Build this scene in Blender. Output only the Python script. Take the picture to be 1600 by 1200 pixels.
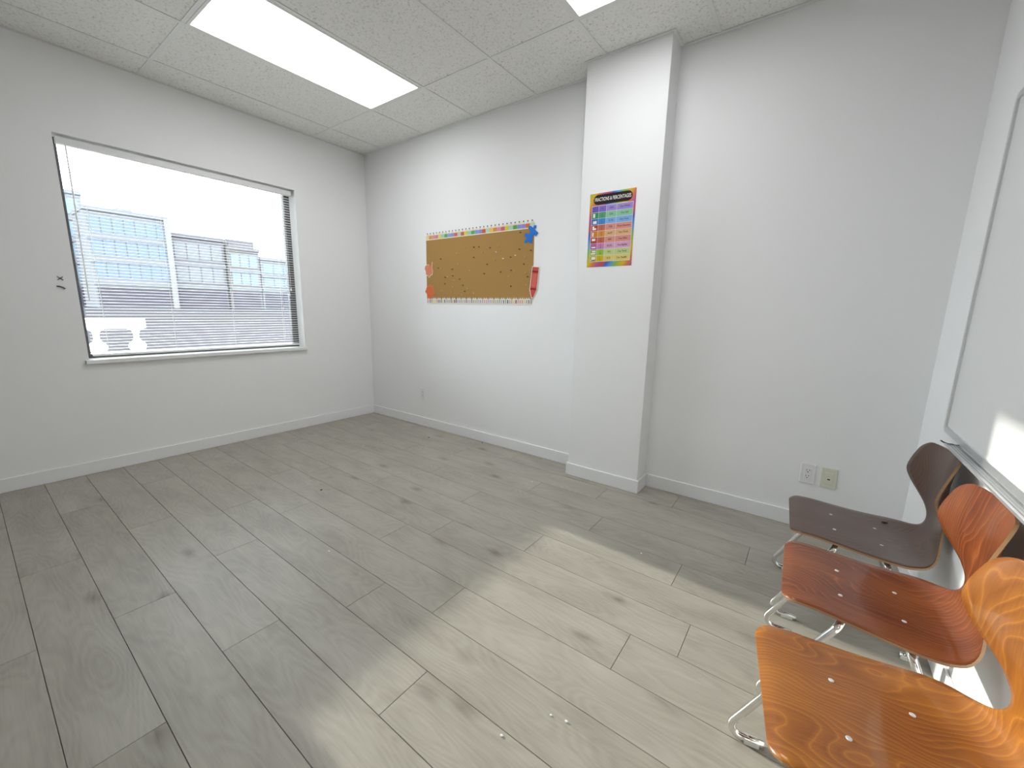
import bpy, bmesh, math, random
import numpy as np
from mathutils import Vector, Matrix

for o in list(bpy.data.objects):
    bpy.data.objects.remove(o)
scene = bpy.context.scene
COL = scene.collection

# ------------------------------------------------------------------ camera
cam_d = bpy.data.cameras.new('camera')
cam_d.sensor_fit = 'HORIZONTAL'
cam_d.sensor_width = 36.0
cam_d.lens = 635.92 * 36.0 / 1600.0
cam_d.clip_start = 0.02
cam_d.clip_end = 600
cam = bpy.data.objects.new('camera', cam_d)
COL.objects.link(cam)
_R = Matrix(((0.8049344, 0.5929822, 0.0212782),
             (-0.1239181, 0.1329249, 0.9833490),
             (0.5802800, -0.7941682, 0.1804771)))
cam.matrix_world = Matrix.Translation((3.9814, -2.7553, 1.2043)) @ _R.transposed().to_4x4()
scene.camera = cam

# ------------------------------------------------------------------ sky, sun, exposure
world = bpy.data.worlds.new('sky')
scene.world = world
world.use_nodes = True
bg = world.node_tree.nodes['Background']
bg.inputs[0].default_value = (0.87, 0.94, 1.0, 1)
bg.inputs[1].default_value = 7.0

sun_d = bpy.data.lights.new('sun', 'SUN')
sun_d.energy = 5.6
sun_d.angle = math.radians(0.8)
sun_d.color = (1.0, 0.95, 0.86)
sun = bpy.data.objects.new('sun', sun_d)
COL.objects.link(sun)
sun.rotation_euler = Vector((1.0, -0.03, -0.281)).to_track_quat('-Z', 'Y').to_euler()
sun.location = (-6, 0, 6)

scene.view_settings.view_transform = 'Standard'
scene.view_settings.look = 'None'
scene.view_settings.exposure = 0.57
scene.view_settings.gamma = 1.0
scene.view_settings.use_curve_mapping = False
PANEL = 5.3        # radiance of the ceiling panels

# ------------------------------------------------------------------ helpers
H = 2.74      # ceiling
W = 4.4677    # right wall
D = 4.4       # depth of the room


def put(name, bm, mats, parent=None, loc=None, smooth=False):
    me = bpy.data.meshes.new(name)
    bm.normal_update()
    bm.to_mesh(me)
    bm.free()
    for m in (mats if isinstance(mats, (list, tuple)) else [mats]):
        me.materials.append(m)
    if smooth:
        for p in me.polygons:
            p.use_smooth = True
    o = bpy.data.objects.new(name, me)
    COL.objects.link(o)
    if loc is not None:
        o.location = loc
    if parent is not None:
        o.parent = parent
    return o


def inst(o, parent=None, loc=None):
    c = o.copy()
    COL.objects.link(c)
    if parent is not None:
        c.parent = parent
    if loc is not None:
        c.location = loc
    return c


def tag(o, label=None, cat=None, group=None, kind=None):
    if label:
        o['label'] = label
    if cat:
        o['category'] = cat
    if group:
        o['group'] = group
    if kind:
        o['kind'] = kind
    return o


def empty(name, loc=(0, 0, 0), rz=0.0):
    o = bpy.data.objects.new(name, None)
    COL.objects.link(o)
    o.location = loc
    o.rotation_euler = (0, 0, rz)
    o.empty_display_size = 0.05
    return o


def box(bm, x0, x1, y0, y1, z0, z1, mi=0, bev=0.0, seg=1):
    g = bmesh.ops.create_cube(bm, size=1.0)
    vs = g['verts']
    for v in vs:
        v.co = Vector(((x0 + x1) / 2 + v.co.x * (x1 - x0),
                       (y0 + y1) / 2 + v.co.y * (y1 - y0),
                       (z0 + z1) / 2 + v.co.z * (z1 - z0)))
    fs = set(f for v in vs for f in v.link_faces)
    for f in fs:
        f.material_index = mi
    if bev > 0:
        es = list(set(e for v in vs for e in v.link_edges))
        r = bmesh.ops.bevel(bm, geom=es, offset=bev, segments=seg, affect='EDGES', profile=0.5)
        for f in r['faces']:
            f.material_index = mi


def nbox(x0, x1, y0, y1, z0, z1, bev=0.0, seg=1):
    bm = bmesh.new()
    box(bm, x0, x1, y0, y1, z0, z1, 0, bev, seg)
    return bm


def prism(bm, pts, thick, to3, mi=0):
    """polygon pts (a,b) extruded; to3(a,b,t) -> 3D"""
    lo = [bm.verts.new(to3(a, b, 0.0)) for a, b in pts]
    hi = [bm.verts.new(to3(a, b, thick)) for a, b in pts]
    fs = [bm.faces.new(lo), bm.faces.new(hi[::-1])]
    n = len(pts)
    for i in range(n):
        fs.append(bm.faces.new((lo[i], hi[i], hi[(i + 1) % n], lo[(i + 1) % n])))
    for f in fs:
        f.material_index = mi
    bmesh.ops.recalc_face_normals(bm, faces=fs)
    return fs


def fillet(pts, rad, n=6):
    pts = [Vector(p) for p in pts]
    out = [pts[0]]
    for i in range(1, len(pts) - 1):
        a, b, c = pts[i - 1], pts[i], pts[i + 1]
        u = (a - b).normalized()
        v = (c - b).normalized()
        ang = u.angle(v)
        t = min(rad / math.tan(ang / 2), (a - b).length * .48, (c - b).length * .48)
        r = t * math.tan(ang / 2)
        bis = (u + v).normalized()
        cen = b + bis * (r / math.sin(ang / 2))
        p0, p1 = b + u * t, b + v * t
        d0, d1 = p0 - cen, p1 - cen
        tot = d0.angle(d1)
        ax = d0.cross(d1).normalized()
        for k in range(n + 1):
            out.append(cen + Matrix.Rotation(tot * k / n, 3, ax) @ d0)
    out.append(pts[-1])
    return out


def tube(bm, path, r, sides=12, caps=True, mi=0):
    path = [Vector(p) for p in path]
    rings = []
    t0 = (path[1] - path[0]).normalized()
    nrm = t0.orthogonal().normalized()
    for i, p in enumerate(path):
        if i == 0:
            t = t0
        elif i == len(path) - 1:
            t = (path[i] - path[i - 1]).normalized()
        else:
            t = ((path[i] - path[i - 1]).normalized() + (path[i + 1] - path[i]).normalized()).normalized()
        nrm = (nrm - t * nrm.dot(t)).normalized()
        bi = t.cross(nrm)
        rings.append([bm.verts.new(p + (nrm * math.cos(2 * math.pi * k / sides) + bi * math.sin(2 * math.pi * k / sides)) * r)
                      for k in range(sides)])
    for a, b in zip(rings[:-1], rings[1:]):
        for k in range(sides):
            f = bm.faces.new((a[k], a[(k + 1) % sides], b[(k + 1) % sides], b[k]))
            f.material_index = mi
    if caps:
        bm.faces.new(rings[0][::-1]).material_index = mi
        bm.faces.new(rings[-1]).material_index = mi


def lathe(bm, prof, sides=16, axis='Z', mi=0, org=(0, 0, 0)):
    """prof: (r, h) list from bottom to top"""
    org = Vector(org)
    rings = []
    for r, h in prof:
        ring = []
        for k in range(sides):
            a = 2 * math.pi * k / sides
            c, s = r * math.cos(a), r * math.sin(a)
            p = {'Z': Vector((c, s, h)), 'X': Vector((h, c, s)), 'Y': Vector((s, h, c))}[axis]
            ring.append(bm.verts.new(org + p))
        rings.append(ring)
    fs = []
    for a, b in zip(rings[:-1], rings[1:]):
        for k in range(sides):
            fs.append(bm.faces.new((a[k], a[(k + 1) % sides], b[(k + 1) % sides], b[k])))
    fs.append(bm.faces.new(rings[0][::-1]))
    fs.append(bm.faces.new(rings[-1]))
    for f in fs:
        f.material_index = mi
    bmesh.ops.recalc_face_normals(bm, faces=fs)


# ------------------------------------------------------------------ materials
def mat(name, col=(.8, .8, .8), rough=.5, metal=0.0, spec=.5, coat=0.0):
    m = bpy.data.materials.new(name)
    m.use_nodes = True
    b = m.node_tree.nodes['Principled BSDF']
    b.inputs['Base Color'].default_value = (*col, 1)
    b.inputs['Roughness'].default_value = rough
    b.inputs['Metallic'].default_value = metal
    b.inputs['Specular IOR Level'].default_value = spec
    b.inputs['Coat Weight'].default_value = coat
    return m


def N(m, kind, **kw):
    n = m.node_tree.nodes.new(kind)
    for k, v in kw.items():
        setattr(n, k, v)
    return n


def L(m, a, b):
    m.node_tree.links.new(a, b)


def bsdf(m):
    return m.node_tree.nodes['Principled BSDF']


def ramp(m, stops):
    r = N(m, 'ShaderNodeValToRGB')
    e = r.color_ramp.elements
    e[0].position, e[0].color = stops[0][0], (*stops[0][1], 1)
    e[1].position, e[1].color = stops[-1][0], (*stops[-1][1], 1)
    for p, c in stops[1:-1]:
        x = e.new(p)
        x.color = (*c, 1)
    return r


def noise_bump(m, scale, strength, dist=.002, detail=2):
    tc = N(m, 'ShaderNodeTexCoord')
    n = N(m, 'ShaderNodeTexNoise')
    n.inputs['Scale'].default_value = scale
    n.inputs['Detail'].default_value = detail
    b = N(m, 'ShaderNodeBump')
    b.inputs['Strength'].default_value = strength
    b.inputs['Distance'].default_value = dist
    L(m, tc.outputs['Object'], n.inputs['Vector'])
    L(m, n.outputs['Fac'], b.inputs['Height'])
    L(m, b.outputs['Normal'], bsdf(m).inputs['Normal'])
    return n


M = {}
M['wall'] = mat('wall_paint', (.892, .894, .897), .55, spec=.3)
noise_bump(M['wall'], 90, .08)
M['trim'] = mat('trim_paint', (.86, .865, .87), .35)
M['white_plastic'] = mat('white_plastic', (.82, .82, .82), .35)
M['ivory_plastic'] = mat('ivory_plastic', (.72, .72, .60), .4)
M['dark_hole'] = mat('dark_hole', (.02, .02, .02), .7)
M['grid'] = mat('ceiling_grid_paint', (.84, .845, .83), .45)
M['sub'] = mat('floor_joint', (.15, .14, .125), .9)
M['vinyl'] = mat('dark_window_frame', (.07, .07, .075), .45)
M['slat'] = mat('blind_slat', (.82, .82, .82), .4)
M['cord'] = mat('blind_cord', (.88, .88, .88), .7)
M['chrome'] = mat('chrome', (.86, .86, .86), .12, metal=1.0)
M['alu'] = mat('aluminium', (.70, .71, .72), .34, metal=.9)
M['board'] = mat('whiteboard_enamel', (.78, .785, .785), .22)
M['glide'] = mat('glide_plastic', (.72, .73, .70), .45)
M['rivet'] = mat('rivet_metal', (.75, .76, .78), .35, metal=.6)

# ceiling tile: mineral fibre, speckled with small fissures
m = mat('ceiling_tile', (.7, .7, .66), .9, spec=.1)
tc = N(m, 'ShaderNodeTexCoord')
n1 = N(m, 'ShaderNodeTexNoise')
n1.inputs['Scale'].default_value = 75
n1.inputs['Detail'].default_value = 3
n1.inputs['Roughness'].default_value = .7
r = ramp(m, [(.33, (.62, .61, .57)), (.43, (.88, .875, .845)), (.7, (.93, .925, .90))])
L(m, tc.outputs['Object'], n1.inputs['Vector'])
L(m, n1.outputs['Fac'], r.inputs['Fac'])
L(m, r.outputs['Color'], bsdf(m).inputs['Base Color'])
bp = N(m, 'ShaderNodeBump')
bp.inputs['Strength'].default_value = .5
bp.inputs['Distance'].default_value = .002
L(m, n1.outputs['Fac'], bp.inputs['Height'])
L(m, bp.outputs['Normal'], bsdf(m).inputs['Normal'])
M['tile'] = m

# light diffuser
m = mat('lit_diffuser', (.9, .9, .9), .5)
bsdf(m).inputs['Emission Color'].default_value = (.97, .985, 1.0, 1)
bsdf(m).inputs['Emission Strength'].default_value = PANEL
M['diffuser'] = m

# glass: clear pane
m = bpy.data.materials.new('clear_glass')
m.use_nodes = True
nt = m.node_tree
nt.nodes.remove(nt.nodes['Principled BSDF'])
tr = N(m, 'ShaderNodeBsdfTransparent')
tr.inputs[0].default_value = (.96, .98, .97, 1)
gl = N(m, 'ShaderNodeBsdfGlossy')
gl.inputs['Roughness'].default_value = .02
fr = N(m, 'ShaderNodeFresnel')
fr.inputs[0].default_value = 1.3
mx = N(m, 'ShaderNodeMixShader')
L(m, fr.outputs[0], mx.inputs[0])
L(m, tr.outputs[0], mx.inputs[1])
L(m, gl.outputs[0], mx.inputs[2])
L(m, mx.outputs[0], nt.nodes['Material Output'].inputs[0])
M['glass'] = m

# floor laminate: grey oak, grain along local x, different in each plank
m = mat('grey_oak_laminate', (.3, .28, .25), .42, spec=.4)
tc = N(m, 'ShaderNodeTexCoord')
oi = N(m, 'ShaderNodeObjectInfo')
off = N(m, 'ShaderNodeVectorMath', operation='SCALE')
cmb = N(m, 'ShaderNodeCombineXYZ')
for i, k in enumerate((37.0, 91.0, 53.0)):
    mu = N(m, 'ShaderNodeMath', operation='MULTIPLY')
    mu.inputs[1].default_value = k
    L(m, oi.outputs['Random'], mu.inputs[0])
    L(m, mu.outputs[0], cmb.inputs[i])
ad = N(m, 'ShaderNodeVectorMath', operation='ADD')
L(m, tc.outputs['Object'], ad.inputs[0])
L(m, cmb.outputs[0], ad.inputs[1])


def mapped(m, src, sc):
    mp = N(m, 'ShaderNodeMapping')
    mp.inputs['Scale'].default_value = sc
    L(m, src, mp.inputs['Vector'])
    return mp.outputs[0]


# cathedral rings: contour lines of a stretched noise
nA = N(m, 'ShaderNodeTexNoise')
nA.inputs['Scale'].default_value = 1.0
nA.inputs['Detail'].default_value = 1.5
L(m, mapped(m, ad.outputs[0], (1.5, 6.5, 1)), nA.inputs['Vector'])
fq = N(m, 'ShaderNodeMath', operation='MULTIPLY')
fq.inputs[1].default_value = 120.0
L(m, nA.outputs['Fac'], fq.inputs[0])
sn = N(m, 'ShaderNodeMath', operation='SINE')
L(m, fq.outputs[0], sn.inputs[0])
# fine fibres
nB = N(m, 'ShaderNodeTexNoise')
nB.inputs['Scale'].default_value = 1.0
nB.inputs['Detail'].default_value = 4
nB.inputs['Roughness'].default_value = .65
L(m, mapped(m, ad.outputs[0], (9, 150, 1)), nB.inputs['Vector'])
# broad clouds
nC = N(m, 'ShaderNodeTexNoise')
nC.inputs['Scale'].default_value = 1.0
nC.inputs['Detail'].default_value = 3
L(m, mapped(m, ad.outputs[0], (3.0, 9.0, 1)), nC.inputs['Vector'])
# knots
vo = N(m, 'ShaderNodeTexVoronoi')
vo.inputs['Scale'].default_value = 1.0
L(m, mapped(m, ad.outputs[0], (2.1, 5.0, 1)), vo.inputs['Vector'])
kr = ramp(m, [(.0, (1, 1, 1)), (.07, (.55, .55, .55)), (.17, (0, 0, 0))])
L(m, vo.outputs['Distance'], kr.inputs['Fac'])


def madd(a, k, b):
    x = N(m, 'ShaderNodeMath', operation='MULTIPLY_ADD')
    L(m, a, x.inputs[0])
    x.inputs[1].default_value = k
    if isinstance(b, float):
        x.inputs[2].default_value = b
    else:
        L(m, b, x.inputs[2])
    return x.outputs[0]


v = madd(sn.outputs[0], .040, .105)
v = madd(nB.outputs['Fac'], .34, v)
v = madd(nC.outputs['Fac'], .62, v)
v = madd(oi.outputs['Random'], .10, v)
kc = N(m, 'ShaderNodeMath', operation='MULTIPLY')
L(m, kr.outputs['Color'], kc.inputs[0])
L(m, nB.outputs['Fac'], kc.inputs[1])
v = madd(kc.outputs[0], -.80, v)
r = ramp(m, [(.22, (.185, .165, .134)), (.48, (.312, .290, .245)), (.66, (.375, .352, .300)), (.9, (.45, .425, .37))])
L(m, v, r.inputs['Fac'])
L(m, r.outputs['Color'], bsdf(m).inputs['Base Color'])
bp = N(m, 'ShaderNodeBump')
bp.inputs['Strength'].default_value = .12
bp.inputs['Distance'].default_value = .001
L(m, nB.outputs['Fac'], bp.inputs['Height'])
L(m, bp.outputs['Normal'], bsdf(m).inputs['Normal'])
M['floor'] = m


def wood(name, dark, mid, light, seed, lines=70.0, rough=.32):
    m = mat(name, mid, rough, spec=.3, coat=.5)
    bsdf(m).inputs['Coat Roughness'].default_value = .07
    uv = N(m, 'ShaderNodeUVMap')
    uv.uv_map = 'grain'
    mp = N(m, 'ShaderNodeMapping')
    mp.inputs['Location'].default_value = (seed, seed * 1.7, seed * .3)
    L(m, uv.outputs[0], mp.inputs['Vector'])
    a = N(m, 'ShaderNodeTexNoise')
    a.inputs['Scale'].default_value = 1
    a.inputs['Detail'].default_value = 2.0
    a.inputs['Roughness'].default_value = .4
    L(m, mapped(m, mp.outputs[0], (3.0, 5.5, 1)), a.inputs['Vector'])
    sx_ = N(m, 'ShaderNodeSeparateXYZ')
    L(m, mp.outputs[0], sx_.inputs[0])
    f = N(m, 'ShaderNodeMath', operation='MULTIPLY')
    f.inputs[1].default_value = lines
    L(m, sx_.outputs['Y'], f.inputs[0])
    sc = N(m, 'ShaderNodeMath', operation='MULTIPLY_ADD')
    sc.inputs[1].default_value = 20.0
    L(m, a.outputs['Fac'], sc.inputs[0])
    L(m, f.outputs[0], sc.inputs[2])
    s = N(m, 'ShaderNodeMath', operation='FRACT')
    L(m, sc.outputs[0], s.inputs[0])
    b = N(m, 'ShaderNodeTexNoise')
    b.inputs['Scale'].default_value = 1
    b.inputs['Detail'].default_value = 4
    L(m, mapped(m, mp.outputs[0], (14, 220, 1)), b.inputs['Vector'])
    c = N(m, 'ShaderNodeTexNoise')
    c.inputs['Scale'].default_value = 1
    c.inputs['Detail'].default_value = 2
    L(m, mapped(m, mp.outputs[0], (4, 9, 1)), c.inputs['Vector'])
    ring = ramp(m, [(0, mid), (.05, light), (.16, mid), (.80, dark), (1, mid)])
    L(m, s.outputs[0], ring.inputs['Fac'])
    fib = ramp(m, [(.3, dark), (.55, mid), (.75, light)])
    L(m, b.outputs['Fac'], fib.inputs['Fac'])
    x1 = N(m, 'ShaderNodeMixRGB')
    x1.inputs[0].default_value = .33
    L(m, ring.outputs[0], x1.inputs[1])
    L(m, fib.outputs[0], x1.inputs[2])
    cl = ramp(m, [(.3, dark), (.7, light)])
    L(m, c.outputs['Fac'], cl.inputs['Fac'])
    x2 = N(m, 'ShaderNodeMixRGB')
    x2.inputs[0].default_value = .28
    L(m, x1.outputs[0], x2.inputs[1])
    L(m, cl.outputs[0], x2.inputs[2])
    L(m, x2.outputs[0], bsdf(m).inputs['Base Color'])
    return m


M['ply_edge'] = mat('ply_edge', (.34, .20, .10), .5)
M['wood_orange'] = wood('amber_veneer', (.180, .054, .010), (.31, .104, .016), (.50, .20, .030), 3.1, 50)
M['wood_red'] = wood('red_brown_veneer', (.085, .017, .005), (.170, .040, .010), (.36, .115, .028), 11.4, 78)
M['wood_dark'] = wood('dark_walnut_veneer', (.060, .029, .020), (.098, .050, .034), (.15, .080, .052), 23.7, 60)

# ================================================================== STRUCTURE
# floor: dark base with laminate planks along x
bm = nbox(-.16, W + .1, -D - .1, .1, -.10, -.0075)
floor = tag(put('floor', bm, M['sub']), 'grey oak laminate floor of the room', kind='structure')
PW = .1923
OFFS = {0: 1.315, 1: 1.950, 2: 2.450, 3: 1.788, 4: 2.592, 5: 1.602, 6: 2.277, 7: 2.447, 8: 2.938, 9: 3.608, 10: 3.110, 11: 3.853,
        12: 2.972, 13: 3.4, -1: 1.936, -2: 2.3, -3: 2.9, -4: 1.7, -5: 3.2, -6: 2.5, -7: 1.9, -8: 2.8}
PL = 1.288
for k in range(-9, 15):
    y0 = -2.733 + PW * k
    y1 = min(y0 + PW, 0.0)
    y0 = max(y0, -D)
    if y1 - y0 < .02:
        continue
    off = OFFS.get(k, 2.1)
    xs = [0.0] + sorted(x for x in (off + PL * j for j in range(-5, 5)) if .03 < x < W - .03) + [W]
    for xa, xb in zip(xs[:-1], xs[1:]):
        w2, h2 = (xb - xa) / 2 - .0006, (y1 - y0) / 2 - .0006
        bm = bmesh.new()
        e = .0008
        top = [bm.verts.new((sx * (w2 - e), sy * (h2 - e), 0)) for sx, sy in ((-1, -1), (1, -1), (1, 1), (-1, 1))]
        low = [bm.verts.new((sx * w2, sy * h2, -.0015)) for sx, sy in ((-1, -1), (1, -1), (1, 1), (-1, 1))]
        bot = [bm.verts.new((sx * w2, sy * h2, -.0075)) for sx, sy in ((-1, -1), (1, -1), (1, 1), (-1, 1))]
        bm.faces.new(top)
        bm.faces.new(bot[::-1])
        for i in range(4):
            j = (i + 1) % 4
            bm.faces.new((low[i], low[j], top[j], top[i]))
            bm.faces.new((bot[i], bot[j], low[j], low[i]))
        put('plank', bm, M['floor'], floor, ((xa + xb) / 2, (y0 + y1) / 2, 0))

# walls
WY0, WY1, WZ0, WZ1 = -2.235, -.745, .80, 2.235     # window opening
T = .16
bm = bmesh.new()
box(bm, -T, 0, -D, WY0, 0, H + .05)
box(bm, -T, 0, WY1, .1, 0, H + .05)
box(bm, -T, 0, WY0, WY1, 0, WZ0 - .025)
box(bm, -T, 0, WY0, WY1, WZ1, H + .05)
tag(put('wall_left', bm, M['wall']), 'white painted wall with the window', kind='structure')
tag(put('wall_back', nbox(0, W, 0, .1, 0, H + .05), M['wall']), 'white painted wall behind the bulletin board', kind='structure')
tag(put('wall_right', nbox(W, W + .1, -D, .1, 0, H + .05), M['wall']), 'white painted wall behind the whiteboard', kind='structure')
tag(put('wall_front', nbox(-T, W + .1, -D - .1, -D, 0, H + .05), M['wall']), 'white painted wall opposite the bulletin board', kind='structure')
PX0, PX1, PY = 2.627, 3.150, -.170
tag(put('wall_pilaster', nbox(PX0, PX1, PY, 0, 0, H + .03, .002), M['wall']), 'white boxed-out pillar on the wall', kind='structure')

# baseboards
BH, BT = .090, .012


def baseboard(name, segs, label):
    bm = bmesh.new()
    for s in segs:
        box(bm, *s, 0, BH, 0, .0025)
    tag(put(name, bm, M['trim']), label, kind='structure')


baseboard('baseboard_left', [(0, BT, -D, 0)], 'white baseboard under the window')
baseboard('baseboard_back', [(BT, PX0 - BT, -BT, 0), (PX1 + BT, W - BT, -BT, 0)], 'white baseboard under the bulletin board')
baseboard('baseboard_pilaster', [(PX0 - BT, PX1 + BT, PY - BT, PY), (PX0 - BT, PX0, PY, 0), (PX1, PX1 + BT, PY, 0)],
          'white baseboard wrapped round the pillar')
baseboard('baseboard_right', [(W - BT, W, -D, 0)], 'white baseboard behind the chairs')

# ceiling: lay-in tiles on a T-bar grid
ceiling = tag(put('ceiling', nbox(-T, W + .1, -D - .1, .1, H + .05, H + .10), M['grid']), 'suspended ceiling of speckled tiles', kind='structure')
GX = [.312 + .609 * i for i in range(7)]
GX = [0.0] + GX + [W]
GY = [0.0, -.546, -1.772, -2.992, -4.212, -D]
LIGHTS = {(2, 1), (5, 1)}     # cell indices of the light panels
for i in range(len(GX) - 1):
    for j in range(len(GY) - 1):
        if (i, j) in LIGHTS:
            continue
        xa, xb, ya, yb = GX[i], GX[i + 1], GY[j + 1], GY[j]
        cx, cy = (xa + xb) / 2, (ya + yb) / 2
        a, b = (xb - xa) / 2 - .004, (yb - ya) / 2 - .004
        put('ceiling_tile', nbox(-a, a, -b, b, .0035, .018), M['tile'], ceiling, (cx, cy, H))
for x in GX[1:-1]:
    put('grid_runner', nbox(-.012, .012, -D, 0, 0, .0025, .0006), M['grid'], ceiling, (x, 0, H))
for y in GY[1:-1]:
    for i in range(len(GX) - 1):
        put('grid_cross_tee', nbox(GX[i] + .012, GX[i + 1] - .012, -.012, .012, .0004, .0025, .0005), M['grid'], ceiling, (0, y, H))
bm = bmesh.new()
box(bm, 0, W, -.020, 0, -.0006, .0015)
box(bm, 0, .020, -D, -.020, -.0006, .0015)
box(bm, W - .020, W, -D, -.020, -.0006, .0015)
for x0_, x1_, y0_, y1_ in ((PX0 - .018, PX1 + .018, PY - .018, PY), (PX0 - .018, PX0, PY, -.020), (PX1, PX1 + .018, PY, -.020)):
    box(bm, x0_, x1_, y0_, y1_, -.0006, .0015)
put('wall_angle', bm, M['grid'], ceiling, (0, 0, H))

# ceiling light panels
for n, (i, j) in enumerate(sorted(LIGHTS)):
    xa, xb, ya, yb = GX[i] + .012, GX[i + 1] - .012, GY[j + 1] + .012, GY[j] - .012
    t = empty('ceiling_light', ((xa + xb) / 2, (ya + yb) / 2, H))
    tag(t, ['long lit ceiling panel in the tile rows toward the window wall', 'lit ceiling panel in the tile rows above the pillar'][n],
        'ceiling light', 'ceiling light panels')
    a, b = (xb - xa) / 2, (yb - ya) / 2
    bm = bmesh.new()
    for s in (-1, 1):
        box(bm, min(s * a, s * (a - .016)), max(s * a, s * (a - .016)), -b, b, -.002, .03)
        box(bm, -a + .016, a - .016, min(s * b, s * (b - .016)), max(s * b, s * (b - .016)), -.002, .03)
    put('frame', bm, M['grid'], t)
    put('diffuser', nbox(-a + .016, a - .016, -b + .016, b - .016, .003, .008), M['diffuser'], t)

# window: vinyl frame, pane, sill
FX0, FX1 = -.155, -.115
bm = bmesh.new()
fw = .055
box(bm, FX0, FX1, WY0, WY0 + .028, WZ0, WZ1)
box(bm, FX0, FX1, WY1 - fw, WY1, WZ0, WZ1)
box(bm, FX0, FX1, WY0 + .028, WY1 - fw, WZ0, WZ0 + .03)
box(bm, FX0, FX1, WY0 + .028, WY1 - fw, WZ1 - .03, WZ1)
win = tag(put('window_1', bm, M['vinyl']), 'large single-pane window in the white wall', kind='structure')
put('pane', nbox(-.139, -.135, WY0 + .023, WY1 - fw + .005, WZ0 + .025, WZ1 - .025), M['glass'], win)
bm = nbox(-.115, .026, WY0 - .018, WY1 + .012, WZ0 - .027, WZ0, .002)
put('window_sill', bm, M['trim'], win)

# ================================================================== VENETIAN BLIND
BX = -.052
blind = empty('venetian_blind', (BX, (WY0 + WY1) / 2, WZ0))
tag(blind, 'white slatted venetian blind lowered over the window', 'blind')
SL = (WY1 - WY0) / 2 - .028
bm = nbox(-.020, .020, -SL - .012, SL + .012, 1.382, 1.424, .003)
put('headrail', bm, M['slat'], blind)
bm = bmesh.new()
ns = 4
hw = .0125
for side in (0,):
    prev = None
    rows = []
    for k in range(ns + 1):
        s = -1 + 2 * k / ns
        x, zc = s * hw, .0022 * (1 - s * s)
        rows.append([bm.verts.new((x, -SL, zc)), bm.verts.new((x, SL, zc)),
                     bm.verts.new((x, -SL, zc - .0005)), bm.verts.new((x, SL, zc - .0005))])
    for a, b in zip(rows[:-1], rows[1:]):
        bm.faces.new((a[0], b[0], b[1], a[1]))
        bm.faces.new((a[3], b[3], b[2], a[2]))
        bm.faces.new((a[2], b[2], b[0], a[0]))
        bm.faces.new((a[1], b[1], b[3], a[3]))
    bm.faces.new((rows[0][0], rows[0][1], rows[0][3], rows[0][2]))
    bm.faces.new((rows[-1][1], rows[-1][0], rows[-1][2], rows[-1][3]))
SP = .0215
NS = int((1.375 - .045) / SP)
slat0 = put('slat', bm, M['slat'], blind, (0, 0, .045))
slat0.rotation_euler = (0, math.radians(2), 0)
for k in range(1, NS + 1):
    inst(slat0, blind, (0, 0, .045 + SP * k))
put('bottom_rail', nbox(-.012, .012, -SL, SL, .020, .034, .002), M['slat'], blind)
yc = (WY0 + WY1) / 2
for y in (-2.12, -1.73, -1.315, -.905):
    for dx in (-.0132, .0132):
        bm = bmesh.new()
        tube(bm, [(dx, y - yc, .03), (dx, y - yc, 1.385)], .0010, 6)
        put('ladder_cord', bm, M['cord'], blind)
bm = bmesh.new()
tube(bm, [(.024, -2.183 - yc, .40), (.024, -2.178 - yc, 1.20), (.022, -2.178 - yc, 1.39)], .0042, 8)
put('tilt_wand', bm, M['cord'], blind)
bm = bmesh.new()
tube(bm, [(.022, -.826 - yc, .545), (.022, -.835 - yc, 1.385)], .0011, 6)
tube(bm, [(.024, -.842 - yc, .50), (.023, -.842 - yc, 1.385)], .0011, 6)
lc = put('lift_cord', bm, M['cord'], blind)
for y, z in ((-.826, .53), (-.842, .485)):
    bm = bmesh.new()
    lathe(bm, [(.007, 0), (.008, .006), (.003, .026)], 10, org=(.023, y - yc, z))
    put('tassel', bm, M['white_plastic'], lc)

# ================================================================== WHITEBOARD
wb = empty('whiteboard', (W, -.441, .761))
tag(wb, 'large whiteboard in a slim aluminium frame above the chairs', 'whiteboard')
WL, WHT = 2.44, 1.22
put('writing_surface', nbox(-.010, -.001, -WL + .02, -.02, .02, WHT - .02), M['board'], wb)


def rrect_frame(bm, y0, y1, z0, z1, w, r, x0, x1, n=5):
    def loop(y0, y1, z0, z1, r):
        out = []
        for cy, cz, a0 in ((y1 - r, z1 - r, 0), (y0 + r, z1 - r, 90), (y0 + r, z0 + r, 180), (y1 - r, z0 + r, 270)):
            for k in range(n + 1):
                a = math.radians(a0 + 90 * k / n)
                out.append((cy + r * math.cos(a), cz + r * math.sin(a)))
        return out
    A = loop(y0, y1, z0, z1, r)
    B = loop(y0 + w, y1 - w, z0 + w, z1 - w, max(r - w, .004))
    q = len(A)
    ring = [[bm.verts.new((x, *p)) for p in P] for P, x in ((A, x1), (A, x0), (B, x0), (B, x1))]
    for a, b in ((0, 1), (1, 2), (2, 3), (3, 0)):
        for i in range(q):
            j = (i + 1) % q
            bm.faces.new((ring[a][i], ring[a][j], ring[b][j], ring[b][i]))
    bmesh.ops.recalc_face_normals(bm, faces=bm.faces[:])


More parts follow.
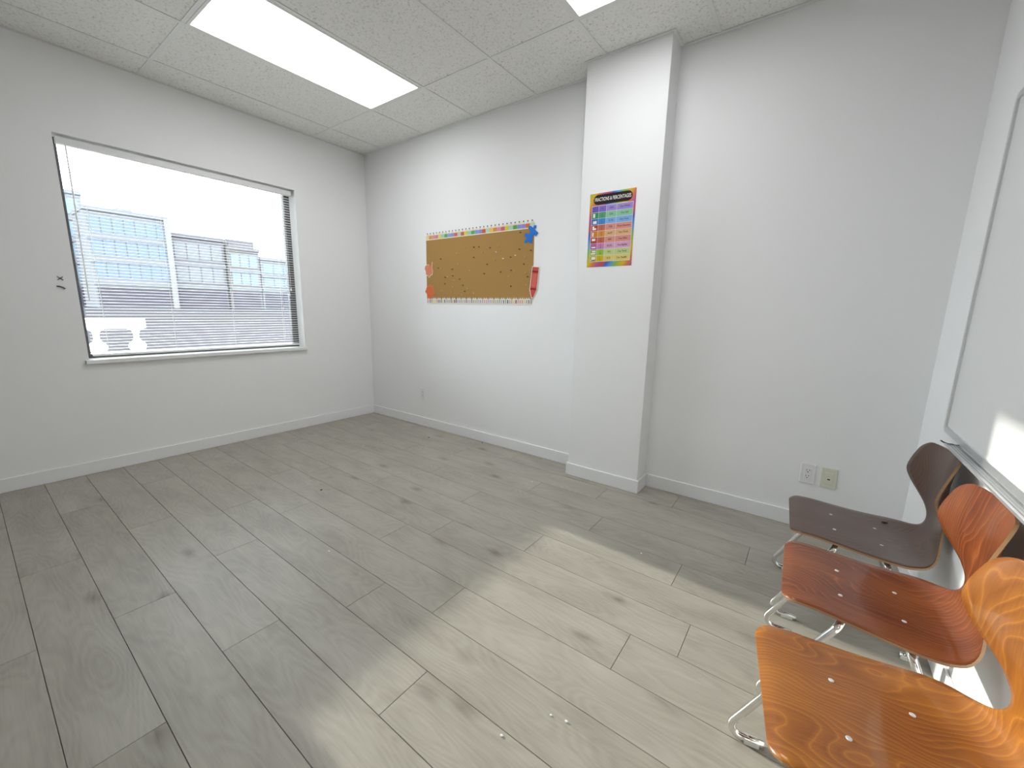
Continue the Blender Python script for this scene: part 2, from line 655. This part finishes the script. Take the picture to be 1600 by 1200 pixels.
bm = bmesh.new()
rrect_frame(bm, -WL, 0, 0, WHT, .022, .030, -.016, -.0005)
put('frame', bm, M['alu'], wb)
bm = bmesh.new()
prof = [(-.001, .000), (-.010, .000), (-.013, -.006), (-.044, -.006), (-.046, -.002), (-.050, -.002), (-.050, -.010), (-.030, -.014),
        (-.012, -.026), (-.001, -.026)]
TY0, TY1 = -.22, -2.25
prism(bm, prof, TY1 - TY0, lambda a, b, t: (a, TY0 + t, b - .001))
tray = put('pen_tray', bm, M['alu'], wb)
bm = bmesh.new()
prism(bm, [(-.013, -.0055), (-.044, -.0055), (-.044, -.0035), (-.030, -.0025), (-.022, -.0045), (-.013, -.0030)], -.005,
      lambda a, b, t: (a, TY0 - .001 + t, b))
tube(bm, [(-.044, TY0 - .003, -.004), (-.053, TY0 + .002, -.002), (-.058, TY0 + .010, .001)], .0026, 6)
put('torn_tape', bm, mat('dark_tape', (.05, .05, .055), .6), tray)
bm = bmesh.new()
for dx in (-.021, -.029, -.037):
    box(bm, dx - .0007, dx + .0007, TY1 + .002, TY0 - .006, -.0072, -.0064)
put('tray_groove', bm, mat('groove_grey', (.36, .37, .38), .5, .6), tray)

# ================================================================== OUTLETS
def receptacle(x, z, label, kind):
    t = empty('wall_outlet', (x, 0, z))
    tag(t, label, 'outlet')
    pm = M['white_plastic'] if kind == 'duplex' else M['ivory_plastic']
    put('cover_plate', nbox(-.035, .035, -.006, 0, -.057, .057, .0025, 2), pm, t)
    if kind == 'duplex':
        put('receptacle_face', nbox(-.0165, .0165, -.008, -.0055, -.0335, .0335, .001), M['white_plastic'], t)
        for s in (-1, 1):
            bm = bmesh.new()
            box(bm, -.0075, -.0050, -.0086, -.0078, s * .0165 + .001, s * .0165 + .0095)
            box(bm, .0050, .0075, -.0086, -.0078, s * .0165 + .002, s * .0165 + .0095)
            lathe(bm, [(.0028, -.0086), (.0028, -.0078)], 10, 'Y', org=(0, 0, s * .0165 - .006))
            put('socket_slots', bm, M['dark_hole'], t)
    else:
        put('jack_face', nbox(-.0165, .0165, -.008, -.0055, -.0335, .0335, .001), M['ivory_plastic'], t)
        bm = bmesh.new()
        box(bm, -.0060, .0060, -.0088, -.0078, -.010, -.003)
        put('jack_opening', bm, M['dark_hole'], t)
    return t


receptacle(4.054, .327, 'white double power outlet low on the wall near the chairs', 'duplex')
receptacle(4.150, .324, 'ivory phone jack plate beside the white double power outlet', 'jack')
receptacle(.850, .338, 'small white outlet low on the wall below the bulletin board', 'duplex')

# ================================================================== BULLETIN BOARD
def srgb(h):
    h = h.lstrip('#')
    c = [int(h[i:i + 2], 16) / 255 for i in (0, 2, 4)]
    return tuple(x / 12.92 if x <= .04045 else ((x + .055) / 1.055) ** 2.4 for x in c)


def paper(name, hexcol, rough=.75):
    k = 'p_' + hexcol
    if k not in M:
        M[k] = mat(name, srgb(hexcol), rough, spec=.2)
    return M[k]


KRAFT = mat('kraft_paper', srgb('#ab8650'), .85, spec=.15)
n_ = noise_bump(KRAFT, 25, .15, .003)
board = empty('bulletin_board', (.929, 0, 1.285))
tag(board, 'brown paper bulletin board with a coloured pencil border on the wall', 'bulletin board')
BW, BHT = 1.222, .545
put('paper_sheet', nbox(0, BW, -.0025, -.0002, 0, BHT), KRAFT, board)
PCOL = ['#e8d9a0', '#e0a060', '#e39aa8', '#c98aa0', '#e6dc6a', '#a9d8b4', '#6fb27a', '#8fa8d8', '#a394cf', '#d06a5e', '#c9d4c0', '#cf6a5c', '#e4d45a',
        '#a8d4c0', '#67b06a', '#8aa3dc', '#9d92dd', '#cf5a48', '#b5d8c4', '#ecc870', '#e0963e', '#dc98b0', '#d26a78', '#d8d23c', '#b2d4cc', '#6cab58',
        '#8c9fdc', '#9a8ce0', '#dc7440', '#bcdcd0']
strip = put('top_border', nbox(0, BW, -.0034, -.0024, BHT - .006, BHT + .004), paper('border_base', '#efe7cf'), board)
pw = BW / 30
woodm, leadm = paper('pencil_wood', '#eadcc4'), paper('pencil_lead', '#3b3735')
for i, hx in enumerate(PCOL):
    bm = bmesh.new()
    f = lambda a, b, t: (a, -.0034 - t, b)
    prism(bm, [(-pw * .47, 0), (pw * .47, 0), (pw * .47, .030), (-pw * .47, .030)], .0008, f, 0)
    prism(bm, [(-pw * .47, .030), (pw * .47, .030), (pw * .14, .047), (-pw * .14, .047)], .0008, f, 1)
    prism(bm, [(-pw * .14, .047), (pw * .14, .047), (pw * .10, .056), (-pw * .10, .056)], .0008, f, 2)
    put('pencil', bm, [paper('pencil_' + hx[1:], hx), woodm, leadm], strip, (pw * (i + .5), 0, BHT + .002))
bm = bmesh.new()
rnd = random.Random(4)
bc = ['#efe9dc', '#8d8a94', '#d9a7a0', '#b7a8cf', '#d8d48a', '#6f6a6a', '#c8b08c', '#9fb0a4']
box(bm, 0, BW, -.0034, -.0024, -.042, .004, 0)
nb = 58
for i in range(nb):
    cx = BW * (i + .5) / nb
    mi = rnd.randrange(1, len(bc))
    f = lambda a, b, t, cx=cx: (cx + a, -.0034 - t, b)
    prism(bm, [(-.0062, -.034), (.0062, -.034), (.0062, -.004), (-.0062, -.004)], .0006, f, mi)
    prism(bm, [(-.0062, -.004), (.0062, -.004), (.0015, .016), (-.0015, .016)], .0006, f, 0 if i % 3 else mi)
put('bottom_border', bm, [paper('kids_border_' + h[1:], h) for h in bc], board)


def cutout(name, pts, hexcol, label, cat, group=None, yb=-.0050, th=.0016, edge='#efe6dc', grow=1.12):
    cx = sum(p[0] for p in pts) / len(pts)
    cz = sum(p[1] for p in pts) / len(pts)
    t = empty(name, (cx, yb, cz))
    loc = [(x - cx, z - cz) for x, z in pts]
    bm = bmesh.new()
    prism(bm, [(x * grow, z * grow) for x, z in loc], -th * .5, lambda a, b, t_: (a, t_ + th * .5, b))
    put('white_rim', bm, paper('rim', edge), t)
    bm = bmesh.new()
    prism(bm, loc, -th * .5, lambda a, b, t_: (a, t_, b))
    put('printed_face', bm, paper(name + hexcol[1:], hexcol), t)
    tag(t, label, cat, group)
    return t


cutout('puzzle_cutout', [(2.105, 1.844), (2.125, 1.838), (2.140, 1.826), (2.150, 1.842), (2.171, 1.840), (2.168, 1.822), (2.154, 1.815), (2.170, 1.800),
                         (2.188, 1.787), (2.167, 1.761), (2.156, 1.772), (2.141, 1.770), (2.137, 1.740), (2.132, 1.714), (2.112, 1.720), (2.100, 1.734), (2.084, 1.718),
                         (2.062, 1.722), (2.066, 1.740), (2.086, 1.750), (2.070, 1.765), (2.058, 1.782), (2.076, 1.795), (2.090, 1.785), (2.108, 1.788), (2.118, 1.806), (2.094, 1.827)],
       '#2f78d2', 'blue puzzle-piece paper cutout on the top corner of the brown board', 'paper cutout', grow=1.02, edge='#4a86d0')
o = cutout('puzzle_cutout', [(.915, 1.590), (.940, 1.604), (.968, 1.600), (.975, 1.580), (.992, 1.600), (1.005, 1.622), (1.012, 1.618), (1.004, 1.575), (1.014, 1.545), (1.006, 1.515),
                             (.985, 1.508), (.965, 1.488), (.950, 1.508), (.925, 1.512), (.922, 1.545), (.908, 1.566)],
           '#dc8a6c', 'small pale orange paper cutout halfway up the edge of the brown board', 'paper cutout', grow=1.10)
o = cutout('puzzle_cutout', [(.930, 1.395), (.958, 1.404), (.972, 1.420), (.985, 1.400), (1.012, 1.405), (1.016, 1.372), (1.035, 1.340), (1.018, 1.318), (1.000, 1.305), (.982, 1.285), (.955, 1.295),
                             (.938, 1.312), (.930, 1.335), (.908, 1.355), (.922, 1.372)],
           '#db7145', 'deeper orange paper cutout on the bottom corner of the brown board', 'paper cutout', grow=1.05, edge='#e9a088')
# crayon
t = empty('crayon_cutout', (2.165, -.0050, 1.420))
t.rotation_euler = (0, math.radians(6), 0)
tag(t, 'red crayon paper cutout on the side of the brown board', 'paper cutout')
f = lambda a, b, t_: (a, t_, b)
bm = bmesh.new()
prism(bm, [(-.034, .118), (.034, .118), (.036, -.062), (.010, -.126), (-.010, -.126), (-.036, -.062)], .0008, f)
put('white_rim', bm, paper('rim', '#efe6dc'), t)
for nm, pts, hx in (('crayon_body', [(-.029, .112), (.029, .112), (.029, -.060), (-.029, -.060)], '#c9574c'),
                    ('crayon_tip', [(-.029, -.060), (.029, -.060), (.007, -.120), (-.007, -.120)], '#cc5344')):
    bm = bmesh.new()
    prism(bm, pts, -.0010, f)
    put(nm, bm, paper(nm, hx), t)
for z in (.078, -.055):
    bm = bmesh.new()
    prism(bm, [(-.029, z + .007), (.029, z + .007), (.029, z - .007), (-.029, z - .007)], -.0014, f)
    put('dark_band', bm, paper('band', '#8f2f33'), t)
bm = bmesh.new()
prism(bm, [(-.020, .060), (.020, .060), (.020, -.040), (-.020, -.040)], -.0014, f)
put('label_panel', bm, paper('label_panel', '#d86d62'), t)

LP = [(0.986, 1.658), (1.056, 1.606), (1.139, 1.567), (1.335, 1.684), (1.428, 1.728), (1.352, 1.592), (1.487, 1.532), (1.213, 1.486), (1.294, 1.453), (1.28, 1.392),
      (1.269, 1.351), (1.142, 1.363), (1.459, 1.379), (1.535, 1.337), (1.397, 1.323), (1.633, 1.675), (1.806, 1.717), (1.768, 1.606), (1.856, 1.613), (1.782, 1.669),
      (1.979, 1.631), (2.076, 1.613), (1.976, 1.504), (1.919, 1.468), (2.087, 1.492), (2.095, 1.4)]
DP = [(1.127, 1.647), (1.092, 1.567), (1.275, 1.55), (1.535, 1.724), (1.591, 1.722), (1.715, 1.706), (1.533, 1.64), (1.684, 1.575), (1.653, 1.499), (1.831, 1.507),
      (1.932, 1.62), (2.017, 1.675), (2.127, 1.66), (2.064, 1.56), (1.939, 1.516), (2.022, 1.802), (1.364, 1.461), (1.182, 1.481), (1.179, 1.424), (1.405, 1.407),
      (1.428, 1.353), (1.28, 1.492), (1.94, 1.39), (2.104, 1.461)]
bright = {19, 20, 18}
protos = {}


def pin(x, z, key, hx, label, group):
    if key not in protos:
        bm = bmesh.new()
        lathe(bm, [(.0052, -.0026), (.0052, -.0040), (.0026, -.0062), (.0026, -.0100), (.0050, -.0120), (.0048, -.0135)], 10, 'Y')
        protos[key] = put('push_pin', bm, mat('pin_' + key, srgb(hx), .3), smooth=False)
        o = protos[key]
        o.location = (x, 0, z)
    else:
        o = inst(protos[key], None, (x, 0, z))
    tag(o, label, 'push pin', group)


for k, (x, z) in enumerate(LP):
    if k in bright:
        pin(x, z, 'white', '#f2ead8', 'white push pin in the brown paper board', 'white push pins')
    else:
        pin(x, z, 'tan', '#c9a365', 'light tan push pin in the brown paper board', 'tan push pins')
for x, z in DP:
    pin(x, z, 'brown', '#5f4826', 'dark brown push pin in the brown paper board', 'brown push pins')

# ================================================================== FRACTIONS POSTER
post = empty('fractions_poster', (2.696, PY, 1.493))
tag(post, 'colourful fractions and percentages chart poster on the pillar', 'poster')
pwid, phei = .308, .460
# rainbow diagonal stripes (flat print)
m = mat('rainbow_print', (.5, .5, .5), .4, spec=.3)
tc = N(m, 'ShaderNodeTexCoord')
sp = N(m, 'ShaderNodeSeparateXYZ')
L(m, tc.outputs['Object'], sp.inputs[0])
a_ = N(m, 'ShaderNodeMath', operation='ADD')
L(m, sp.outputs['X'], a_.inputs[0])
zz = N(m, 'ShaderNodeMath', operation='MULTIPLY')
zz.inputs[1].default_value = -.6
L(m, sp.outputs['Z'], zz.inputs[0])
L(m, zz.outputs[0], a_.inputs[1])
k_ = N(m, 'ShaderNodeMath', operation='MULTIPLY')
k_.inputs[1].default_value = 4.2
L(m, a_.outputs[0], k_.inputs[0])
fr_ = N(m, 'ShaderNodeMath', operation='FRACT')
L(m, k_.outputs[0], fr_.inputs[0])
r = ramp(m, [(0, srgb('#d9b52e')), (.14, srgb('#d2784a')), (.28, srgb('#b05a96')), (.42, srgb('#c0584a')), (.52, srgb('#4a5fb8')), (.66, srgb('#5f9fd0')),
             (.8, srgb('#86b850')), (1, srgb('#d9b52e'))])
L(m, fr_.outputs[0], r.inputs['Fac'])
L(m, r.outputs[0], bsdf(m).inputs['Base Color'])
put('poster_sheet', nbox(0, pwid, -.0012, -.0002, 0, phei), m, post)


def flat(name, x0, x1, z0, z1, hx, lay=1, parent=None):
    bm = nbox(x0, x1, -.0012 - .0004 * lay, -.0012 - .0004 * (lay - 1), z0, z1)
    return put(name, bm, paper(name + hx[1:], hx, .45), parent or post)


def text(name, s, x, z, size, hx, lay, sx=1.0, align='CENTER', bold=0.0, parent=None):
    cu = bpy.data.curves.new('tmp', 'FONT')
    cu.body = s
    cu.size = size
    cu.align_x = align
    cu.align_y = 'CENTER'
    cu.offset = bold
    cu.extrude = .0001
    to = bpy.data.objects.new('tmp', cu)
    COL.objects.link(to)
    bpy.context.view_layer.update()
    me = bpy.data.meshes.new_from_object(to.evaluated_get(bpy.context.evaluated_depsgraph_get()))
    bpy.data.objects.remove(to)
    me.name = name
    me.transform(Matrix(((sx, 0, 0, x), (0, 0, -1, -.0012 - .0004 * lay), (0, 1, 0, z), (0, 0, 0, 1))))
    me.materials.clear()
    me.materials.append(paper(name + hx[1:], hx))
    o = bpy.data.objects.new(name, me)
    COL.objects.link(o)
    o.parent = parent or post
    return o


bm = bmesh.new()
bx0, bx1, bz0, bz1 = .026, pwid - .022, phei - .070, phei - .010
rr = (bz1 - bz0) / 2
pts = []
for cx, a0 in ((bx1 - rr, -90), (bx0 + rr, 90)):
    for k in range(9):
        a = math.radians(a0 + 180 * k / 8)
        pts.append((cx + rr * math.cos(a), (bz0 + bz1) / 2 + rr * math.sin(a)))
prism(bm, pts, -.0006, lambda a, b, t_: (a, -.0012 + t_, b))
ban = put('title_banner', bm, paper('banner', '#2a2326', .45), post)
text('title_lettering', 'FRACTIONS & PERCENTAGES', (bx0 + bx1) / 2, (bz0 + bz1) / 2, .0310, '#f6f3ec', 1.7, sx=.60, bold=.0003, parent=ban)
ROWS = [('#6a5cb4', '#7f6cc0', '#a08cd0', '1', '100%', 'One Whole'), ('#3f8f62', '#5aa476', '#8fc4a2', '1/2', '50%', 'One Half'),
        ('#3a78c0', '#4a8ccf', '#84b0e0', '1/3', '33.3%', 'One Third'), ('#b04a42', '#c8705c', '#d9958a', '3/4', '75%', 'Three Quarters'),
        ('#d0812e', '#d8964a', '#dcb184', '2/3', '66.67', 'Two Thirds'), ('#b04640', '#c46a58', '#d8968a', '2/5', '40%', 'Two Fifths'),
        ('#b06aa0', '#c884b4', '#d8a4c8', '5/8', '62.5%', 'Five Eighths'), ('#8fb050', '#9cc04e', '#c2d08c', '1/10', '10%', 'One Tenth'),
        ('#b8b040', '#d0b820', '#dcca78', '1/12', '8.33', 'One Twelfth')]
gx = [.018, .066, .118, .188, pwid - .014]
gz1, gz0 = phei - .078, .034
rh = (gz1 - gz0) / 9
flat('table_lines', gx[0] - .0015, gx[-1] + .0015, gz0 - .0015, gz1 + .0015, '#e9e4e6', 1)
for i, (c1, c2, c3, fr, pc, wd) in enumerate(ROWS):
    za, zb = gz1 - rh * (i + 1) + .001, gz1 - rh * i - .001
    zc = (za + zb) / 2
    for j, c in enumerate((c1, c2, c3, c3)):
        flat('table_cell', gx[j] + .001, gx[j + 1] - .001, za, zb, c, 2)
    tcol = {0: '#3a2c70', 1: '#2c5a40', 2: '#1f4678', 3: '#702824', 4: '#6a4418', 5: '#6a2824', 6: '#643058', 7: '#4a6020', 8: '#5c5210'}[i]
    text('cell_lettering', wd, (gx[3] + gx[4]) / 2, zc, .0165, tcol, 3, sx=.82)
    text('cell_lettering', pc, (gx[2] + gx[3]) / 2, zc, .0165, tcol, 3, sx=.9)
    if '/' in fr:
        a, b = fr.split('/')
        text('cell_lettering', a, (gx[1] + gx[2]) / 2, zc + .009, .014, tcol, 3)
        flat('fraction_bar', (gx[1] + gx[2]) / 2 - .006, (gx[1] + gx[2]) / 2 + .006, zc - .0005, zc + .0005, tcol, 3)
        text('cell_lettering', b, (gx[1] + gx[2]) / 2, zc - .009, .014, tcol, 3)
    else:
        text('cell_lettering', fr, (gx[1] + gx[2]) / 2, zc, .018, tcol, 3)
    # fraction picture: white pieces on the row colour
    x0 = gx[0] + .010
    pic = {1: [(0, .014, -.012, .012)], 2: [(.002, .027, -.012, .005)], 3: [(0, .012, -.012, .012), (.012, .026, -.012, .0)], 4: [(.0, .010, -.013, .011)],
           5: [(0, .025, -.003, .011)], 6: [(.0, .028, -.009, -.002)], 7: [(.006, .030, .003, .012), (-.002, .030, -.011, -.002)],
           8: [(.004, .030, -.013, .011), (-.004, .030, -.013, -.007)]}.get(i, [])
    for a, b, c, d in pic:
        flat('fraction_piece', x0 + a, x0 + b, zc + c, zc + d, '#f4eee4', 3)

# ================================================================== CHAIRS
CT = [  # d, z, half width, forward wrap K, dish K
    (.000, .3700, .192, 0.0, 0.00), (.020, .3765, .194, 0.0, 0.00), (.060, .3790, .197, 0, 0.0), (.148, .3720, .201, 0, .00), (.230, .3620, .207, 0, .05),
    (.305, .3535, .213, .0, .15), (.360, .3510, .211, .05, .25), (.400, .3575, .190, .15, .3), (.424, .3745, .154, .3, .25), (.436, .398, .118, .55, .15),
    (.442, .426, .096, .9, .05), (.444, .456, .091, 1.2, 0), (.444, .490, .106, 1.55, 0), (.442, .525, .135, 1.8, 0), (.440, .560, .166, 1.85, 0),
    (.438, .600, .188, 1.8, 0), (.437, .640, .189, 1.6, 0), (.439, .690, .182, 1.3, 0), (.444, .732, .174, 1.1, 0)]


def shell_mesh(mats):
    P = np.array(CT, dtype=float)
    s = np.concatenate([[0], np.cumsum(np.hypot(np.diff(P[:, 0]), np.diff(P[:, 1])))])
    n = 72
    t = np.linspace(0, s[-1], n)
    t = np.unique(np.concatenate([t, [.002, .005, .009, .014, .021], s[-1] - np.array([.002, .005, .010, .017, .026, .036])]))

    def cub(col):
        y = P[:, col]
        mm = np.gradient(y, s)
        idx = np.clip(np.searchsorted(s, t, side='right') - 1, 0, len(s) - 2)
        h = s[idx + 1] - s[idx]
        q = (t - s[idx]) / h
        return ((2 * q**3 - 3 * q**2 + 1) * y[idx] + (q**3 - 2 * q**2 + q) * h * mm[idx] + (-2 * q**3 + 3 * q**2) * y[idx + 1] + (q**3 - q**2) * h * mm[idx + 1])
    d, z, w, K, Q = (cub(c) for c in range(5))
    rf, rt = .040, .044
    for i, ti in enumerate(t):
        if ti < rf:
            w[i] -= rf - math.sqrt(max(rf * rf - (rf - ti) ** 2, 0))
        e = s[-1] - ti
        if e < rt:
            w[i] -= rt - math.sqrt(max(rt * rt - (rt - e) ** 2, 0))
    nv = 22
    top = []
    for i in range(len(t)):
        row = []
        for k in range(nv + 1):
            l = w[i] * (-1 + 2 * k / nv)
            row.append(Vector((d[i] - K[i] * l * l, l, z[i] + Q[i] * l * l)))
        top.append(row)
    # normals
    R_, C_ = len(top), nv + 1
    th = .0068
    low = []
    for i in range(R_):
        row = []
        for k in range(C_):
            a = top[min(i + 1, R_ - 1)][k] - top[max(i - 1, 0)][k]
            b = top[i][min(k + 1, C_ - 1)] - top[i][max(k - 1, 0)]
            nn = a.cross(b).normalized()
            row.append(top[i][k] - nn * th)
        low.append(row)
    bm = bmesh.new()
    uvl = bm.loops.layers.uv.new('grain')
    vt = [[bm.verts.new(p) for p in r] for r in top]
    vb = [[bm.verts.new(p) for p in r] for r in low]
    uvs = {}
    for i in range(R_):
        for k in range(C_):
            uvs[vt[i][k]] = uvs[vb[i][k]] = (t[i], top[i][k].y)

    def face(vs, mi):
        f = bm.faces.new(vs)
        f.material_index = mi
        f.smooth = mi == 0
        for lp in f.loops:
            lp[uvl].uv = uvs[lp.vert]
    for i in range(R_ - 1):
        for k in range(C_ - 1):
            face((vt[i][k], vt[i + 1][k], vt[i + 1][k + 1], vt[i][k + 1]), 0)
            face((vb[i][k], vb[i][k + 1], vb[i + 1][k + 1], vb[i + 1][k]), 0)
        face((vt[i][0], vb[i][0], vb[i + 1][0], vt[i + 1][0]), 1)
        face((vt[i][-1], vt[i + 1][-1], vb[i + 1][-1], vb[i][-1]), 1)
    for k in range(C_ - 1):
        face((vt[0][k], vt[0][k + 1], vb[0][k + 1], vb[0][k]), 1)
        face((vt[-1][k], vb[-1][k], vb[-1][k + 1], vt[-1][k + 1]), 1)
    bmesh.ops.recalc_face_normals(bm, faces=bm.faces[:])
    return bm


TR = .0105
FW = .186


def chair(x, y, yaw, wm, label):
    t = empty('school_chair', (x, y, 0), yaw)
    tag(t, label, 'chair', 'plywood school chairs along the wall')
    sh = put('seat_shell', shell_mesh(None), [wm, M['ply_edge']], t)
    zb = .349
    for nm, dT, zT, dB in (('front_frame_tube', .148, .3515, -.040), ('rear_frame_tube', .293, .3340, .418)):
        dF = .064 if nm[0] == 'f' else .372
        pts = [(dF, FW, TR), (dB, FW, TR), (dT, FW, zT), (dT, -FW, zT), (dB, -FW, TR), (dF, -FW, TR)]
        bm = bmesh.new()
        tube(bm, fillet(pts, .034, 7), TR, 14)
        put(nm, bm, M['chrome'], t, smooth=True)
    for s in (-1, 1):
        for d in (.014, .374):
            bm = nbox(d, d + .038, s * FW - .0125, s * FW + .0125, 0, .016, .002)
            put('floor_glide', bm, M['glide'], t)
    for d, z, q in ((.148, .3722, 0), (.293, .3545, .1)):
        for s in (-1, 1):
            bm = bmesh.new()
            lathe(bm, [(.0058, -.004), (.0058, .0008), (.0040, .0015)], 12)
            put('rivet', bm, M['rivet'], t, (d, s * .0735, z + q * .0735**2))
            put('spacer', nbox(d - .010, d + .010, s * .0735 - .012, s * .0735 + .012, zb if d < .2 else .330, z - .006), M['dark_hole'], t)
    return t


c3 = chair(3.9935, -.7243, .0531, M['wood_dark'], 'dark walnut-brown plywood chair nearest the wall outlets')
c2 = chair(3.9963, -1.1994, .0265, M['wood_red'], 'red-brown plywood chair standing between the dark chair and the amber chair')
c1 = chair(3.9814, -1.7535, .169, M['wood_orange'], 'amber-orange plywood chair at the open end of the row')
bm = bmesh.new()
prism(bm, [(-.010, -.004), (-.003, -.006), (.010, -.003), (.011, .004), (.002, .005), (-.008, .004)], .0012, lambda a, b, t_: (a, b, t_))
put('chipped_spot', bm, M['dark_hole'], c3, (.336, .158, .3585))

# ================================================================== SMALL THINGS
for k, (x, y) in enumerate([(0.919, -1.521), (3.418, -0.842), (2.178, -1.799), (3.487, -1.842), (3.533, -1.831), (2.502, -0.465), (0.933, -0.774), (3.405, -1.98)]):
    bm = bmesh.new()
    rr_ = .0035 + .002 * ((k * 7) % 3) / 3
    bmesh.ops.create_icosphere(bm, subdivisions=1, radius=rr_)
    for v_ in bm.verts:
        v_.co.z *= .5
        v_.co.x *= 1.4
    tag(put('paper_crumb', bm, M['trim'], None, (x, y, rr_ * .5)), 'tiny white crumb lying on the grey floor', 'crumb', 'white crumbs on the floor')
for k, (x, y) in enumerate([(1.49, -1.458), (1.194, -0.247), (1.68, -.045)]):
    bm = bmesh.new()
    bmesh.ops.create_icosphere(bm, subdivisions=1, radius=.006)
    for v_ in bm.verts:
        v_.co.z *= .5
        v_.co.y *= 1.3
    tag(put('dark_crumb', bm, M['dark_hole'], None, (x, y, .003)), 'tiny dark crumb lying on the grey floor', 'crumb', 'dark crumbs on the floor')
greym = mat('anchor_grey', (.22, .22, .23), .6)
bm = bmesh.new()
for s in (-1, 1):
    prism(bm, [(-.013, s * -.010 - .004), (.013, s * .010 - .004), (.013, s * .010 + .004), (-.013, s * -.010 + .004)], .002, lambda a, b, t_: (t_, a, b))
tag(put('wall_anchor', bm, greym, None, (0, -2.305, 1.340)), 'small grey cross-shaped anchor left in the wall beside the window', 'wall mark')
bm = bmesh.new()
tube(bm, [(.004, -.018, .006), (.005, -.004, .005), (.005, .010, -.002), (.004, .018, -.009)], .0042, 8)
tag(put('wall_hook', bm, mat('hook_dark', (.07, .07, .075), .5), None, (0, -2.309, 1.283)), 'small dark curved hook on the wall beside the window', 'wall hook')

# ================================================================== OUTSIDE
GR = mat('asphalt', (.046, .044, .050), .95, spec=0.0)
noise_bump(GR, 2, .1)
tag(put('ground', nbox(-400, -T - .02, -300, 400, -.4, -.05), GR), 'grey paved ground outside', kind='structure')

conc = mat('balustrade_white', (.85, .85, .84), .7)
bal = empty('balustrade', (-3.0, -1.5, -.05))
tag(bal, 'white balustrade with urn-shaped balusters outside the window', 'balustrade')
put('top_rail', nbox(-.09, .09, -3.2, .205, .915, 1.04, .008), conc, bal)
put('bottom_rail', nbox(-.10, .10, -3.2, .205, 0, .44, .008), conc, bal)
b0 = None
for k in range(-7, 2):
    y = -1.385 + .365 * (k - 1) + 1.5
    if b0 is None:
        bm = bmesh.new()
        lathe(bm, [(.040, .44), (.032, .60), (.050, .622), (.080, .655), (.088, .695), (.072, .735), (.036, .765), (.027, .80), (.029, .85), (.042, .885), (.078, .905), (.078, .92)], 18)
        b0 = put('baluster', bm, conc, bal, (0, y, 0), smooth=True)
    else:
        inst(b0, bal, (0, y, 0))

GL = mat('building_glass', (.10, .135, .18), .25, spec=.15)
GL2 = mat('building_glass_pale', (.13, .17, .205), .25, spec=.15)
FA = mat('facade_pale', (.14, .147, .165), .9, spec=.1)
FB = mat('facade_grey', (.105, .10, .112), .9, spec=.1)
FC = mat('facade_warm', (.115, .11, .115), .9, spec=.1)
DARKB = mat('shopfront_dark', (.060, .056, .072), .6, spec=.1)


def building(label, x, y0, y1, zt, wall, glass, ncol, floors, extra=None, base=4.6):
    t = empty('office_building', (x, (y0 + y1) / 2, -.05))
    tag(t, label, 'building')
    hw_ = (y1 - y0) / 2
    put('wall', nbox(-10, 0, -hw_, hw_, 0, zt), wall, t)
    put('parapet', nbox(-10.2, .35, -hw_ - .1, hw_ + .1, zt - .5, zt + .15), wall, t)
    put('shopfront', nbox(0, .12, -hw_ + .4, hw_ - .4, .2, base - .9), DARKB, t)
    fh = (zt - .9 - base) / floors
    cw = (2 * hw_ - .8) / ncol
    g = None
    for i in range(floors):
        put('spandrel', nbox(0, .3, -hw_, hw_, base + fh * i - .35, base + fh * i + .1), FA, t)
        for j in range(ncol):
            loc = (0, -hw_ + .4 + cw * (j + .5), base + fh * (i + .5) + .1)
            if g is None:
                g = put('window_pane', nbox(0, .1, -cw * .45, cw * .45, -fh * .34, fh * .34), glass, t, loc)
            else:
                inst(g, t, loc)
    return t


building('tall pale office block at the window edge', -118, 2, 15.8, 22.4, FA, GL2, 4, 4)
bA = building('glass-fronted office block with white corner column', -100, 13.0, 24.6, 17.2, FA, GL, 7, 3)
put('corner_column', nbox(-.3, .5, 5.1, 6.0, 0, 17.0), mat('column_white', (.16, .16, .165), .7), bA)
put('roof_plant', nbox(-6, -2, -1.2, 1.2, 17.2, 18.0), FB, bA)
building('plain grey low block between two glass office blocks', -101, 24.9, 34.1, 14.6, FB, FA, 4, 2)
bC = building('grey block with railed roof terrace', -100, 34.4, 40.6, 13.2, FC, GL2, 3, 2)
put('roof_room', nbox(-8, -1, -2.4, 2.6, 13.2, 15.0), FB, bC)
for k in range(9):
    put('railing_post', nbox(-.9, -.8, -2.4 + k * .62, -2.33 + k * .62, 15.0, 15.9), FB, bC)
put('railing_bar', nbox(-.9, -.8, -2.4, 2.63, 15.8, 15.92), FB, bC)
building('low pale blue glass block by the railed block', -100, 40.8, 62, 11.6, FA, GL2, 9, 2)
